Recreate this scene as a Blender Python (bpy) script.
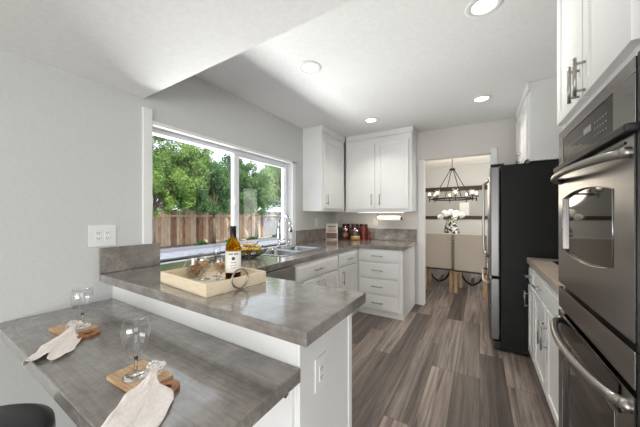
import bpy, bmesh, math, random
from mathutils import Vector, Matrix
random.seed(7)
PI = math.pi
for o in list(bpy.data.objects): bpy.data.objects.remove(o)
sc = bpy.context.scene
C = sc.collection

# ------------------------------------------------------------ camera
YAW = 0.549
cam_d = bpy.data.cameras.new('camera'); cam = bpy.data.objects.new('camera', cam_d); C.objects.link(cam)
cam_d.sensor_fit = 'HORIZONTAL'; cam_d.sensor_width = 36; cam_d.lens = 261.2 / 640 * 36
cam_d.shift_y = 2.25 / 640; cam_d.clip_start = 0.02; cam_d.clip_end = 300
cam.location = (0, 0, 1.3); cam.rotation_euler = (PI / 2, 0, YAW)
sc.camera = cam
# ------------------------------------------------------------ world, sun, added fill lamps, exposure
w = bpy.data.worlds.new('world'); sc.world = w; w.use_nodes = True
bg = w.node_tree.nodes['Background']
bg.inputs[0].default_value = (0.86, 0.93, 1.0, 1); bg.inputs[1].default_value = 1.7
sd = bpy.data.lights.new('sun', 'SUN'); so = bpy.data.objects.new('sun', sd); C.objects.link(so)
sd.energy = 6.5; sd.angle = 0.01; sd.color = (1, 0.95, 0.86)
so.rotation_euler = Vector((-0.62, 0.30, -0.80)).to_track_quat('-Z', 'Y').to_euler()
def area(name, loc, tgt, sx, sy, power, col=(1, 1, 1)):
    d = bpy.data.lights.new(name, 'AREA'); d.shape = 'RECTANGLE'; d.size = sx; d.size_y = sy; d.energy = power; d.color = col
    o = bpy.data.objects.new(name, d); C.objects.link(o); o.location = loc
    o.rotation_euler = (Vector(tgt) - Vector(loc)).to_track_quat('-Z', 'Y').to_euler()
    return o
area('rear_fill', (0.3, -4.15, 1.15), (0.3, 0, 1.3), 4.2, 2.0, 55, (1.0, 0.985, 0.96))  # unseen fill lamp added behind the camera to brighten the room
area('rear_up_fill', (0.3, -4.1, .4), (0.0, 2.2, 2.6), 4.2, .7, 70, (1.0, 0.985, 0.96))  # low lamp out of view, added and tilted up to lighten the ceilings
area('side_fill', (2.97, -1.5, 1.3), (0, -.5, 1.6), 2.6, 1.7, 26, (1.0, 0.985, 0.96))  # extra fill lamp added on the unseen right side
area('ceiling_fill', (-4.5, 2.2, .02), (-.6, 2.2, 2.45), 3.4, .8, 330, (1.0, 1.0, 0.98))  # hidden lamp added below the sill line to brighten the kitchen ceiling
area('dining_fill', (2.05, 5.6, 1.4), (-1, 5.6, 1.5), 1.8, 1.6, 42, (1.0, 0.98, 0.95))  # added lamp in front of a solid wall, out of view
sc.view_settings.view_transform = 'Standard'; sc.view_settings.look = 'None'
sc.view_settings.gamma = 1; sc.view_settings.use_curve_mapping = False
sc.view_settings.exposure = 0.14

# ------------------------------------------------------------ materials
M = {}
def mat(name, col, rough=0.5, metal=0.0, **kw):
    m = bpy.data.materials.new(name); m.use_nodes = True
    b = m.node_tree.nodes['Principled BSDF']
    b.inputs['Base Color'].default_value = (*col, 1); b.inputs['Roughness'].default_value = rough
    b.inputs['Metallic'].default_value = metal
    for k, v in kw.items(): b.inputs[k.replace('_', ' ')].default_value = v
    M[name] = m; return m, m.node_tree, b
def nodes(nt, *types): return [nt.nodes.new(t) for t in types]
def noise_col(name, c1, c2, scale, rough=0.5, metal=0, stretch=(1, 1, 1), detail=6, lo=.35, hi=.65, bump=0, **kw):
    m, nt, b = mat(name, c1, rough, metal, **kw)
    tc, mp, nz, cr = nodes(nt, 'ShaderNodeTexCoord', 'ShaderNodeMapping', 'ShaderNodeTexNoise', 'ShaderNodeValToRGB')
    mp.inputs['Scale'].default_value = stretch
    nz.inputs['Scale'].default_value = scale; nz.inputs['Detail'].default_value = detail
    cr.color_ramp.elements[0].position = lo; cr.color_ramp.elements[1].position = hi
    cr.color_ramp.elements[0].color = (*c1, 1); cr.color_ramp.elements[1].color = (*c2, 1)
    L = nt.links.new
    L(tc.outputs['Object'], mp.inputs[0]); L(mp.outputs[0], nz.inputs['Vector']); L(nz.outputs[0], cr.inputs[0]); L(cr.outputs[0], b.inputs['Base Color'])
    if bump:
        bp = nt.nodes.new('ShaderNodeBump'); bp.inputs['Strength'].default_value = bump; bp.inputs['Distance'].default_value = .002
        L(nz.outputs[0], bp.inputs['Height']); L(bp.outputs[0], b.inputs['Normal'])
    return m, nt, b, nz
def lin(r, g, b):  # sRGB 0-255 -> linear
    f = lambda v: (v / 255 / 12.92) if v / 255 < .04045 else ((v / 255 + .055) / 1.055) ** 2.4
    return (f(r), f(g), f(b))
noise_col('wall_paint', lin(203, 204, 202), lin(207, 208, 206), 60, .7, bump=.15)
noise_col('ceiling_paint', lin(234, 234, 232), lin(239, 239, 237), 45, .8, bump=.4)
noise_col('bounce_tint_paint', lin(214, 210, 204), lin(218, 214, 209), 60, .7)  # wall colour warmed to carry light bounced off the floor
mat('trim_white', lin(232, 232, 230), .4)
noise_col('cabinet_white', lin(228, 228, 226), lin(232, 232, 230), 3, .32)
mat('vinyl_white', lin(235, 236, 238), .35)
mat('toe_grey', lin(190, 188, 184), .6)
mat('grey_wall', lin(170, 172, 170), .7)
# laminate countertop: mottled concrete with fine streaks
def laminate(name, a, b_, c_, rough):
    m, nt, b = mat(name, a, rough, 0, Coat_Weight=.7, Coat_Roughness=.1)
    tc, mp, n1, n2, cr, mix, cr2 = nodes(nt, 'ShaderNodeTexCoord', 'ShaderNodeMapping', 'ShaderNodeTexNoise', 'ShaderNodeTexNoise', 'ShaderNodeValToRGB', 'ShaderNodeMix', 'ShaderNodeValToRGB')
    mix.data_type = 'RGBA'; L = nt.links.new
    n1.inputs['Scale'].default_value = 7; n1.inputs['Detail'].default_value = 10; n1.inputs['Roughness'].default_value = .7
    mp.inputs['Scale'].default_value = (6, 90, 60)
    n2.inputs['Scale'].default_value = 1.0; n2.inputs['Detail'].default_value = 5
    cr.color_ramp.elements[0].position = .33; cr.color_ramp.elements[1].position = .68
    cr.color_ramp.elements[0].color = (*a, 1); cr.color_ramp.elements[1].color = (*b_, 1)
    cr2.color_ramp.elements[0].position = .42; cr2.color_ramp.elements[1].position = .75
    cr2.color_ramp.elements[0].color = (0, 0, 0, 1); cr2.color_ramp.elements[1].color = (.6, .6, .6, 1)
    L(tc.outputs['Object'], n1.inputs['Vector']); L(tc.outputs['Object'], mp.inputs[0]); L(mp.outputs[0], n2.inputs['Vector'])
    L(n1.outputs[0], cr.inputs[0]); L(n2.outputs[0], cr2.inputs[0])
    L(cr2.outputs[0], mix.inputs['Factor']); L(cr.outputs[0], mix.inputs[6]); mix.inputs[7].default_value = (*c_, 1)
    L(mix.outputs[2], b.inputs['Base Color'])
laminate('laminate', lin(106, 101, 95), lin(160, 155, 149), lin(100, 94, 89), .15)
laminate('laminate_warm', lin(196, 178, 162), lin(216, 202, 188), lin(188, 168, 152), .3)
# floor planks
def floor_mat():
    m, nt, b = mat('plank_floor', (.1, .08, .07), .42)
    L = nt.links.new
    tc, mp, br, wn, mp2, nz, cr, mul, mp3, nz2, cr3, mul2 = nodes(nt, 'ShaderNodeTexCoord', 'ShaderNodeMapping', 'ShaderNodeTexBrick', 'ShaderNodeValToRGB', 'ShaderNodeMapping', 'ShaderNodeTexNoise', 'ShaderNodeValToRGB', 'ShaderNodeMix', 'ShaderNodeMapping', 'ShaderNodeTexNoise', 'ShaderNodeValToRGB', 'ShaderNodeMix')
    mp.inputs['Rotation'].default_value = (0, 0, PI / 2)
    L(tc.outputs['Object'], mp.inputs[0]); L(mp.outputs[0], br.inputs['Vector'])
    br.inputs['Scale'].default_value = 1; br.inputs['Brick Width'].default_value = 1.22; br.inputs['Row Height'].default_value = .178
    br.inputs['Mortar Size'].default_value = .0015; br.inputs['Color1'].default_value = (0, 0, 0, 1); br.inputs['Color2'].default_value = (1, 1, 1, 1)
    br.inputs['Mortar'].default_value = (0, 0, 0, 1); br.offset = .37; br.offset_frequency = 3
    e = wn.color_ramp.elements; e[0].color = (*lin(88, 79, 75), 1); e[1].color = (*lin(146, 134, 126), 1); L(br.outputs['Color'], wn.inputs[0])
    mp2.inputs['Scale'].default_value = (1, .035, 1); L(tc.outputs['Object'], mp2.inputs[0])
    av = nt.nodes.new('ShaderNodeVectorMath'); av.operation = 'ADD'; sc_ = nt.nodes.new('ShaderNodeVectorMath'); sc_.operation = 'SCALE'; sc_.inputs['Scale'].default_value = 7
    L(br.outputs['Color'], sc_.inputs[0]); L(mp2.outputs[0], av.inputs[0]); L(sc_.outputs[0], av.inputs[1]); L(av.outputs[0], nz.inputs['Vector'])
    nz.inputs['Scale'].default_value = 26; nz.inputs['Detail'].default_value = 10; nz.inputs['Roughness'].default_value = .72; nz.inputs['Distortion'].default_value = .6
    e = cr.color_ramp.elements; e[0].position = .36; e[1].position = .60; e[0].color = (.26, .245, .24, 1); e[1].color = (1.3, 1.27, 1.25, 1); L(nz.outputs[0], cr.inputs[0])
    mul.data_type = 'RGBA'; mul.blend_type = 'MULTIPLY'; mul.inputs['Factor'].default_value = 1
    L(wn.outputs[0], mul.inputs[6]); L(cr.outputs[0], mul.inputs[7])
    mp3.inputs['Scale'].default_value = (1, .22, 1); L(av.outputs[0], nz2.inputs['Vector'])
    nz2.inputs['Scale'].default_value = 6; nz2.inputs['Detail'].default_value = 4
    e = cr3.color_ramp.elements; e[0].position = .35; e[1].position = .6; e[0].color = (.6, .58, .57, 1); e[1].color = (1.15, 1.15, 1.15, 1); L(nz2.outputs[0], cr3.inputs[0])
    mul2.data_type = 'RGBA'; mul2.blend_type = 'MULTIPLY'; mul2.inputs['Factor'].default_value = 1
    L(mul.outputs[2], mul2.inputs[6]); L(cr3.outputs[0], mul2.inputs[7])
    g = nt.nodes.new('ShaderNodeMix'); g.data_type = 'RGBA'; L(br.outputs['Fac'], g.inputs['Factor']); L(mul2.outputs[2], g.inputs[6]); g.inputs[7].default_value = (.02, .017, .015, 1)
    L(g.outputs[2], b.inputs['Base Color'])
    bp = nt.nodes.new('ShaderNodeBump'); bp.inputs['Strength'].default_value = .25; bp.inputs['Distance'].default_value = .002; L(nz.outputs[0], bp.inputs['Height']); L(bp.outputs[0], b.inputs['Normal'])
floor_mat()
# metals
def steel(name, col, rough, stretch):
    m, nt, b, nz = noise_col(name, tuple(v * .9 for v in col), col, 30, rough, 1.0, stretch, 3, .3, .7)
    mr = nt.nodes.new('ShaderNodeMapRange'); mr.inputs[3].default_value = rough - .06; mr.inputs[4].default_value = rough + .08
    nt.links.new(nz.outputs[0], mr.inputs[0]); nt.links.new(mr.outputs[0], b.inputs['Roughness'])
steel('stainless', lin(150, 147, 144), .22, (1, .04, 6))
steel('fridge_steel', lin(126, 125, 124), .34, (6, 6, .05))
steel('stainless_pale', lin(205, 203, 200), .30, (6, 6, .05))
mat('dishwasher_grey', lin(150, 148, 145), .35, .5)
mat('nickel', lin(170, 167, 162), .3, 1.0)
mat('chrome', lin(190, 190, 190), .16, 1.0)
mat('steel_bowl', lin(170, 171, 171), .26, 1.0)
mat('black_glass', (.008, .008, .009), .08, 0, Specular_IOR_Level=.25)
mat('oven_glass', (.012, .011, .011), .04, 0.0, Specular_IOR_Level=.45)
mat('black_gloss', (.01, .01, .011), .2)
mat('black_plastic', (.012, .012, .013), .45)
mat('black_leather', (.008, .008, .011), .35)
noise_col('fridge_black', (.008, .0085, .0085), (.011, .011, .011), 200, .5, bump=.3, Specular_IOR_Level=.25)
mat('black_iron', (.015, .012, .011), .5, .6)
mat('bronze', (.05, .035, .028), .45, .7)
mat('grey_mark', lin(150, 150, 150), .5)
mat('rubber_dark', (.03, .03, .032), .6)
# glass
def glass(name, col=(1, 1, 1), rough=0.0, ior=1.45):
    m = bpy.data.materials.new(name); m.use_nodes = True; nt = m.node_tree; nt.nodes.clear()
    o, g = nodes(nt, 'ShaderNodeOutputMaterial', 'ShaderNodeBsdfGlass')
    g.inputs[0].default_value = (*col, 1); g.inputs['Roughness'].default_value = rough; g.inputs['IOR'].default_value = ior
    nt.links.new(g.outputs[0], o.inputs[0]); M[name] = m
glass('clear_glass'); glass('amber_glass', (.9, .58, .08), 0, 1.3)
# thin panes and thin-walled glassware: mostly transparent with fresnel reflection
def thin(name, tint, ior=1.45, rough=.0, extra=0):
    m = bpy.data.materials.new(name); m.use_nodes = True; nt = m.node_tree; nt.nodes.clear(); L = nt.links.new
    o, t, g, f, mx = nodes(nt, 'ShaderNodeOutputMaterial', 'ShaderNodeBsdfTransparent', 'ShaderNodeBsdfGlossy', 'ShaderNodeFresnel', 'ShaderNodeMixShader')
    t.inputs[0].default_value = (*tint, 1); g.inputs['Roughness'].default_value = rough; f.inputs[0].default_value = ior
    ge, sb = nodes(nt, 'ShaderNodeNewGeometry', 'ShaderNodeMath'); sb.operation = 'SUBTRACT'; sb.use_clamp = True
    L(f.outputs[0], sb.inputs[0]); L(ge.outputs['Backfacing'], sb.inputs[1]); L(sb.outputs[0], mx.inputs[0]); L(t.outputs[0], mx.inputs[1]); L(g.outputs[0], mx.inputs[2]); L(mx.outputs[0], o.inputs[0]); M[name] = m
thin('window_glass', (.97, .98, .98)); thin('stemware', (.955, .96, .96), 1.9)
def emit(name, col, s):
    m = bpy.data.materials.new(name); m.use_nodes = True; nt = m.node_tree; nt.nodes.clear()
    o, e = nodes(nt, 'ShaderNodeOutputMaterial', 'ShaderNodeEmission'); e.inputs[0].default_value = (*col, 1); e.inputs[1].default_value = s
    nt.links.new(e.outputs[0], o.inputs[0]); M[name] = m
emit('lamp_lens', (1, .97, .92), 6); emit('bulb_glow', (1, .72, .42), 6)
# woods, cloth, food
noise_col('light_wood', lin(214, 190, 156), lin(232, 212, 180), 12, .5, 0, (1, 9, 9))
noise_col('tray_wood', lin(226, 208, 178), lin(236, 221, 195), 9, .5, 0, (1, 8, 8))
noise_col('board_wood', lin(178, 140, 98), lin(214, 184, 146), 10, .45, 0, (1.2, 9, 9))
noise_col('board_end', lin(120, 72, 40), lin(170, 112, 66), 10, .4, 0, (3, 8, 8))
noise_col('oak_leg', lin(176, 140, 96), lin(204, 170, 124), 20, .5, 0, (6, 6, .5))
noise_col('dark_plank', lin(40, 26, 20), lin(66, 44, 34), 12, .5, 0, (1, 6, 8))
noise_col('linen', lin(196, 186, 172), lin(208, 199, 186), 300, .9, bump=.4)
noise_col('napkin_cloth', lin(238, 228, 221), lin(248, 243, 239), 120, .9, bump=.3)
noise_col('cork', lin(150, 108, 74), lin(206, 168, 124), 60, .8)
noise_col('banana', lin(120, 84, 30), lin(216, 176, 70), 45, .5, lo=.38, hi=.5)
noise_col('pear', lin(150, 150, 50), lin(196, 180, 70), 20, .5)
noise_col('apple', lin(170, 60, 34), lin(220, 150, 60), 9, .4)
mat('wire_black', (.02, .018, .016), .4, .8)
mat('wine_dark', (.02, .008, .004), .1)
noise_col('label_paper', lin(232, 228, 218), lin(238, 234, 226), 10, .7)
mat('ink', lin(70, 66, 74), .6); mat('foil_black', (.012, .01, .012), .35)
mat('paper_white', lin(238, 236, 232), .85)
noise_col('tea_red', lin(110, 44, 30), lin(160, 72, 48), 60, .7); noise_col('pasta', lin(196, 150, 76), lin(232, 200, 130), 70, .7)
mat('jar_red', lin(110, 38, 32), .35); mat('photo_brown', lin(120, 84, 66), .5); mat('photo_pink', lin(216, 178, 158), .5)
noise_col('vase_pattern', lin(40, 38, 40), lin(225, 222, 216), 22, .35, lo=.47, hi=.52, detail=1)
mat('petal', lin(240, 240, 236), .6, 0, Subsurface_Weight=.1)
mat('stem_green', lin(70, 104, 56), .6)
# outdoors
def leaf(name, a, b_):
    m, nt, b, nz = noise_col(name, a, b_, 2.2, .5, 0, detail=3, lo=.3, hi=.7)
    L = nt.links.new; t, mx = nodes(nt, 'ShaderNodeBsdfTranslucent', 'ShaderNodeMixShader'); mx.inputs[0].default_value = .4
    out = nt.nodes['Material Output']; cr = [n for n in nt.nodes if n.type == 'VALTORGB'][0]
    L(cr.outputs[0], t.inputs[0]); L(b.outputs[0], mx.inputs[1]); L(t.outputs[0], mx.inputs[2]); L(mx.outputs[0], out.inputs[0])
leaf('leaf_bright', lin(76, 118, 52), lin(158, 182, 96)); leaf('leaf_mid', lin(64, 104, 62), lin(124, 156, 98))
leaf('leaf_pale', lin(128, 156, 108), lin(176, 194, 146)); leaf('leaf_dark', lin(36, 74, 40), lin(74, 114, 62))
noise_col('bark', lin(74, 64, 54), lin(112, 100, 86), 20, .9, 0, (4, 4, .6)); noise_col('bark_pale', lin(176, 172, 166), lin(206, 204, 198), 16, .9, 0, (3, 3, .8))
noise_col('fence_a', lin(168, 130, 102), lin(214, 178, 146), 6, .85, 0, (2, 6, .5)); noise_col('fence_b', lin(186, 154, 126), lin(228, 204, 178), 6, .85, 0, (2, 6, .5)); noise_col('fence_c', lin(112, 78, 58), lin(178, 138, 108), 6, .85, 0, (2, 6, .5))
noise_col('fence_weathered', lin(132, 132, 136), lin(172, 172, 176), 6, .85, 0, (2, 6, .5))
noise_col('concrete', lin(128, 130, 146), lin(146, 148, 162), 3, .85); noise_col('mulch', lin(62, 58, 62), lin(104, 98, 100), 14, .95)
noise_col('lawn', lin(120, 136, 84), lin(196, 200, 160), 4, .95); mat('curb', lin(120, 120, 130), .9)

# ------------------------------------------------------------ mesh helpers
class MB:
    def __init__(s, off=(0, 0, 0)):
        s.bm = bmesh.new(); s.m = Matrix.Translation(-Vector(off)); s.base = s.m.copy()
    def xf(s, m): s.m = s.base @ m; return s
    def _v(s, pts): return [s.bm.verts.new(s.m @ Vector(p)) for p in pts]
    def box(s, x0, x1, y0, y1, z0, z1):
        v = s._v([(x, y, z) for z in (z0, z1) for y in (y0, y1) for x in (x0, x1)])
        for f in ((0, 2, 3, 1), (4, 5, 7, 6), (0, 1, 5, 4), (2, 6, 7, 3), (0, 4, 6, 2), (1, 3, 7, 5)): s.bm.faces.new([v[i] for i in f])
        return s
    def prism(s, poly, z0, z1):
        a = s._v([(x, y, z0) for x, y in poly]); b = s._v([(x, y, z1) for x, y in poly]); n = len(poly)
        s.bm.faces.new(a[::-1]); s.bm.faces.new(b)
        for i in range(n): s.bm.faces.new([a[i], a[(i + 1) % n], b[(i + 1) % n], b[i]])
        return s
    def lathe(s, prof, n=24, c=(0, 0, 0), closed=False):
        rings = []
        for r, z in prof:
            if r < 1e-6: rings.append(s._v([(c[0], c[1], c[2] + z)]))
            else: rings.append(s._v([(c[0] + r * math.cos(2 * PI * i / n), c[1] + r * math.sin(2 * PI * i / n), c[2] + z) for i in range(n)]))
        k = len(rings)
        for j in range(k if closed else k - 1):
            A, B = rings[j], rings[(j + 1) % k]
            for i in range(n):
                i2 = (i + 1) % n
                if len(A) == 1 and len(B) == 1: continue
                if len(A) == 1: s.bm.faces.new([A[0], B[i2], B[i]])
                elif len(B) == 1: s.bm.faces.new([A[i], A[i2], B[0]])
                else: s.bm.faces.new([A[i], A[i2], B[i2], B[i]])
        return s
    def tube(s, pts, r, n=8, closed=False, caps=True):
        pts = [Vector(p) for p in pts]; rs = r if isinstance(r, (list, tuple)) else [r] * len(pts); rings = []; up = None; N = len(pts)
        for i, p in enumerate(pts):
            if closed: t = (pts[(i + 1) % N] - pts[i - 1])
            else: t = pts[min(i + 1, N - 1)] - pts[max(i - 1, 0)]
            t.normalize()
            if up is None: up = Vector((0, 0, 1)) if abs(t.z) < .9 else Vector((1, 0, 0))
            a = t.cross(up)
            if a.length < 1e-4: a = t.cross(Vector((0, 1, 0)))
            a.normalize(); b = a.cross(t); up = b
            rings.append(s._v([p + rs[i] * (math.cos(2 * PI * k / n) * a + math.sin(2 * PI * k / n) * b) for k in range(n)]))
        for j in range(N if closed else N - 1):
            A, B = rings[j], rings[(j + 1) % N]
            for k in range(n): s.bm.faces.new([A[k], A[(k + 1) % n], B[(k + 1) % n], B[k]])
        if caps and not closed: s.bm.faces.new(rings[0][::-1]); s.bm.faces.new(rings[-1])
        return s
    def ball(s, c, r, n=12, sq=(1, 1, 1)):
        prof = [(r * math.sin(PI * i / n), -r * math.cos(PI * i / n)) for i in range(n + 1)]; prof[0] = (0, -r); prof[-1] = (0, r)
        old = s.m; s.m = old @ Matrix.Translation(c) @ Matrix.Diagonal((*sq, 1)); s.lathe(prof, n + 4); s.m = old
        return s
    def grid(s, fn, nu, nv):
        g = [[s._v([fn(i / nu, j / nv)])[0] for j in range(nv + 1)] for i in range(nu + 1)]
        for i in range(nu):
            for j in range(nv): s.bm.faces.new([g[i][j], g[i + 1][j], g[i + 1][j + 1], g[i][j + 1]])
        return s
    def build(s, name, m, parent=None, bev=0, smooth=False, solid=0, auto=False):
        bmesh.ops.recalc_face_normals(s.bm, faces=s.bm.faces)
        me = bpy.data.meshes.new(name); s.bm.to_mesh(me); s.bm.free()
        o = bpy.data.objects.new(name, me); C.objects.link(o)
        if isinstance(m, str): m = [m]
        for k in m: me.materials.append(M[k])
        if smooth:
            for p in me.polygons: p.use_smooth = True
        if solid:
            d = o.modifiers.new('s', 'SOLIDIFY'); d.thickness = solid; d.offset = 0
        if bev:
            d = o.modifiers.new('b', 'BEVEL'); d.width = bev; d.segments = 2; d.limit_method = 'ANGLE'; d.angle_limit = 1.0; d.harden_normals = False
        if parent: o.parent = parent
        return o
def thing(name, loc, label, cat, rz=0, group=None):
    o = bpy.data.objects.new(name, None); C.objects.link(o); o.empty_display_size = .1
    o.location = loc; o.rotation_euler = (0, 0, rz); return tag(o, label, cat, group)
def tag(o, label, cat, group=None, kind=None):
    o['label'] = label; o['category'] = cat
    if group: o['group'] = group
    if kind: o['kind'] = kind
    return o
def struct(o, label=None, cat=None):
    o['kind'] = 'structure'
    if label: o['label'] = label; o['category'] = cat
    return o
def bx(name, m, b, parent=None, bev=0, off=(0, 0, 0)): return MB(off).box(*b).build(name, m, parent, bev)
def dup(root, loc, rz, label, group=None):
    r = root.copy(); C.objects.link(r); r.location = loc; r.rotation_euler = (0, 0, rz); r['label'] = label
    if group: r['group'] = group
    def rec(a, b):
        for ch in list(a.children):
            c = ch.copy(); C.objects.link(c); c.parent = b; rec(ch, c)
    rec(root, r); return r

# ============================================================ STRUCTURE
struct(bx('floor', 'plank_floor', (-2.12, 3.2, -4.2, 7.0, -.1, 0)), 'grey brown wood plank floor running through kitchen and dining room', 'floor')
# left wall with window opening  Y 1.02-2.75, Z .92-1.99
WT = .17
mb = MB(); xl, xr = -2.12 - WT, -2.12
mb.box(xl, xr, -4.2, 1.02, -.3, 2.8).box(xl, xr, 2.75, 4.02, -.3, 2.8).box(xl, xr, 1.02, 2.75, -.3, .92).box(xl, xr, 1.02, 2.75, 1.99, 2.8)
struct(mb.build('wall_left', 'wall_paint'), 'light grey painted wall holding the wide window', 'wall')
# back wall with doorway X -.69..  .08, z 2.11
mb = MB(); mb.box(-2.29, -.69, 4.02, 4.14, 0, 2.8).box(.12, 1.1, 4.02, 4.14, 0, 2.8).box(-.69, .12, 4.02, 4.14, 2.11, 2.8)
struct(mb.build('wall_back', 'bounce_tint_paint'), 'pale wall, warm floor bounce tinted in, with the doorway into the dining room', 'wall')
struct(bx('wall_right', 'wall_paint', (1.0, 1.12, .80, 4.02, 0, 2.8)), 'grey wall behind the refrigerator and oven tower', 'wall')
struct(bx('wall_side', 'wall_paint', (1.0, 3.1, .68, .80, 0, 2.8)), 'wall at right behind the camera', 'wall')
mb = MB(); mb.box(3.0, 3.12, -4.2, -2.8, 0, 2.8).box(3.0, 3.12, -.2, .68, 0, 2.8).box(3.0, 3.12, -2.8, -.2, 0, .45).box(3.0, 3.12, -2.8, -.2, 2.15, 2.8)
struct(mb.build('wall_east', 'wall_paint'), 'living area wall with a wide window opening', 'wall')
mb = MB(); mb.box(-2.12, -1.8, -4.2, -4.08, 0, 2.8).box(2.4, 3.0, -4.2, -4.08, 0, 2.8).box(-1.8, 2.4, -4.2, -4.08, 2.15, 2.8)
struct(mb.build('wall_rear', 'wall_paint'), 'rear wall with patio door opening', 'wall')
struct(bx('ceiling', 'ceiling_paint', (-2.29, 3.12, -4.2, 4.14, 2.52, 2.8)), 'raised white textured kitchen ceiling', 'ceiling')
struct(bx('ceiling_soffit', 'ceiling_paint', (-2.12, 1.0, -.9, .965, 2.165, 2.52)), 'dropped ceiling over the breakfast bar', 'ceiling')
# dining room
struct(bx('ceiling_dining', 'ceiling_paint', (-2.29, 2.3, 4.14, 7.12, 2.48, 2.8)), 'dining room ceiling', 'ceiling')
mb = MB(); mb.box(-2.2, 2.2, 7.0, 7.12, 1.24, 2.48).box(-2.2, 2.2, 7.0, 7.12, 0, 1.24)
struct(mb.build('wall_dining_back', 'wall_paint'), 'dining room far wall', 'wall')
struct(bx('wall_dining_left', 'wall_paint', (-2.29, -2.17, 4.14, 7.0, 0, 2.48)), 'dining room left wall', 'wall')
struct(bx('wall_dining_right', 'wall_paint', (2.1, 2.22, 4.14, 7.0, 0, 2.48)), 'dining room right wall', 'wall')
# window: white vinyl slider
win = thing('window_1', (-2.23, 1.885, .92), 'wide white framed sliding window above the counter looking at the garden', 'window'); win['kind'] = 'structure'
W0, W1, Z0, Z1 = 1.02, 2.75, .92, 1.99
off = win.location
mb = MB(off); mb.box(-2.27, -2.19, W0, W0 + .035, Z0, Z1).box(-2.27, -2.19, W1 - .035, W1, Z0, Z1).box(-2.27, -2.19, W0 + .035, W1 - .035, Z1 - .035, Z1)
mb.build('window_frame', 'vinyl_white', win, .003)
bx('sash_frame', 'vinyl_white', (-2.255, -2.20, 1.87, 1.905, .9345, 1.955), win, .003, off)
mb = MB(off); mb.box(-2.24, -2.205, 1.91, 1.94, .9345, 1.955).box(-2.24, -2.205, 2.70, 2.715, .9345, 1.955).box(-2.24, -2.205, 1.94, 2.70, 1.93, 1.955).box(-2.24, -2.205, 1.94, 2.70, .9345, .955)
mb.build('sliding_sash', 'vinyl_white', win, .003)
bx('bottom_track', 'rubber_dark', (-2.27, -2.19, W0 + .035, W1 - .035, Z0, .934), win, 0, off)
bx('glass_pane', 'window_glass', (-2.250, -2.246, 1.055, 1.87, .9345, 1.955), win, 0, off)
bx('glass_pane', 'window_glass', (-2.222, -2.218, 1.94, 2.70, .955, 1.93), win, 0, off)
bx('sash_latch', 'vinyl_white', (-2.20, -2.185, 1.875, 1.895, 1.42, 1.48), win, .002, off)
# window casing and wall corner trim
struct(MB().box(-2.12, -2.10, .955, 1.02, 1.09, 2.10).build('trim_1', 'trim_white', None, .004))
struct(MB().box(-2.12, -2.105, 2.75, 2.815, 1.10, 2.03).build('trim_2', 'trim_white', None, .004))
struct(MB().box(-2.12, -2.105, 1.02, 2.815, 1.99, 2.02).build('trim_3', 'trim_white', None, .004))
# doorway casing
mb = MB(); mb.box(-.765, -.69, 4.005, 4.02, 0, 2.11); mb.box(.12, .19, 4.005, 4.02, 0, 2.17)
struct(mb.build('trim_4', 'trim_white', None, .003))
mb = MB(); mb.box(-2.17, 2.1, 6.985, 7.0, 0, .1)
struct(mb.build('baseboard_back', 'trim_white', None, .003))

# ============================================================ CABINETRY
def shaker(mb, x0, x1, z0, z1, y=-.025, t=.025, s=.055):
    mb.box(x0, x0 + s, y, y + t, z0, z1).box(x1 - s, x1, y, y + t, z0, z1)
    mb.box(x0 + s, x1 - s, y, y + t, z0, z0 + s).box(x0 + s, x1 - s, y, y + t, z1 - s, z1)
    mb.box(x0 + s, x1 - s, y + .008, y + t, z0 + s, z1 - s)
def slab(mb, x0, x1, z0, z1, y=-.025, t=.025):
    mb.box(x0, x1, y + .006, y + t, z0, z1); mb.box(x0 + .02, x1 - .02, y, y + .006, z0 + .02, z1 - .02)
def pull(par, x, z, vert, L=.13, y=-.025, name='handle', r=.0055, out=.032):
    mb = MB(); h = L / 2
    a, b = ((x, y - out, z - h), (x, y - out, z + h)) if vert else ((x - h, y - out, z), (x + h, y - out, z))
    mb.tube([a, b], r, 10); k = .72
    for q in (-k, k):
        p = (x, z + q * h) if vert else (x + q * h, z)
        mb.tube([(p[0], y, p[1]), (p[0], y - out, p[1])], r * .85, 8)
    return mb.build(name, 'nickel', par, 0, True)
FR = {'-Y': 0, '+X': PI / 2, '-X': -PI / 2}
def cabinet(name, loc, face, label, wdt, dep, z0, z1, doors=(), drawers=(), toe=.0, toe_in=.03, group=None, mtl='cabinet_white', end=None):
    t = thing(name, loc, label, 'cabinet', FR[face], group)
    MB().box(0, wdt, 0, dep, z0 + toe, z1).build('carcass', mtl, t, .002)
    if toe: MB().box(0, wdt, toe_in, dep, z0, z0 + toe).build('toe_kick', mtl, t)
    for x0, x1, a, b, hx, hz, hl in doors:
        mb = MB(); shaker(mb, x0, x1, a, b); d = mb.build('door', mtl, t, .002)
        if hl: pull(d, hx, hz, True, hl)
    for x0, x1, a, b, hl in drawers:
        mb = MB(); slab(mb, x0, x1, a, b); d = mb.build('drawer', mtl, t, .002)
        if hl: pull(d, (x0 + x1) / 2, (a + b) / 2, False, hl)
    return t
# back run, four drawers
cabinet('base_cabinet', (-1.42, 3.285, 0), '-Y', 'white base cabinet with four stacked drawers beside the dining room doorway', .61, .71, 0, .87,
        drawers=[(.025, .565, .71, .855, .15), (.025, .565, .50, .695, .15), (.025, .565, .29, .485, .15), (.025, .565, .085, .275, .15)], toe=.07, toe_in=.012)
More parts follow.
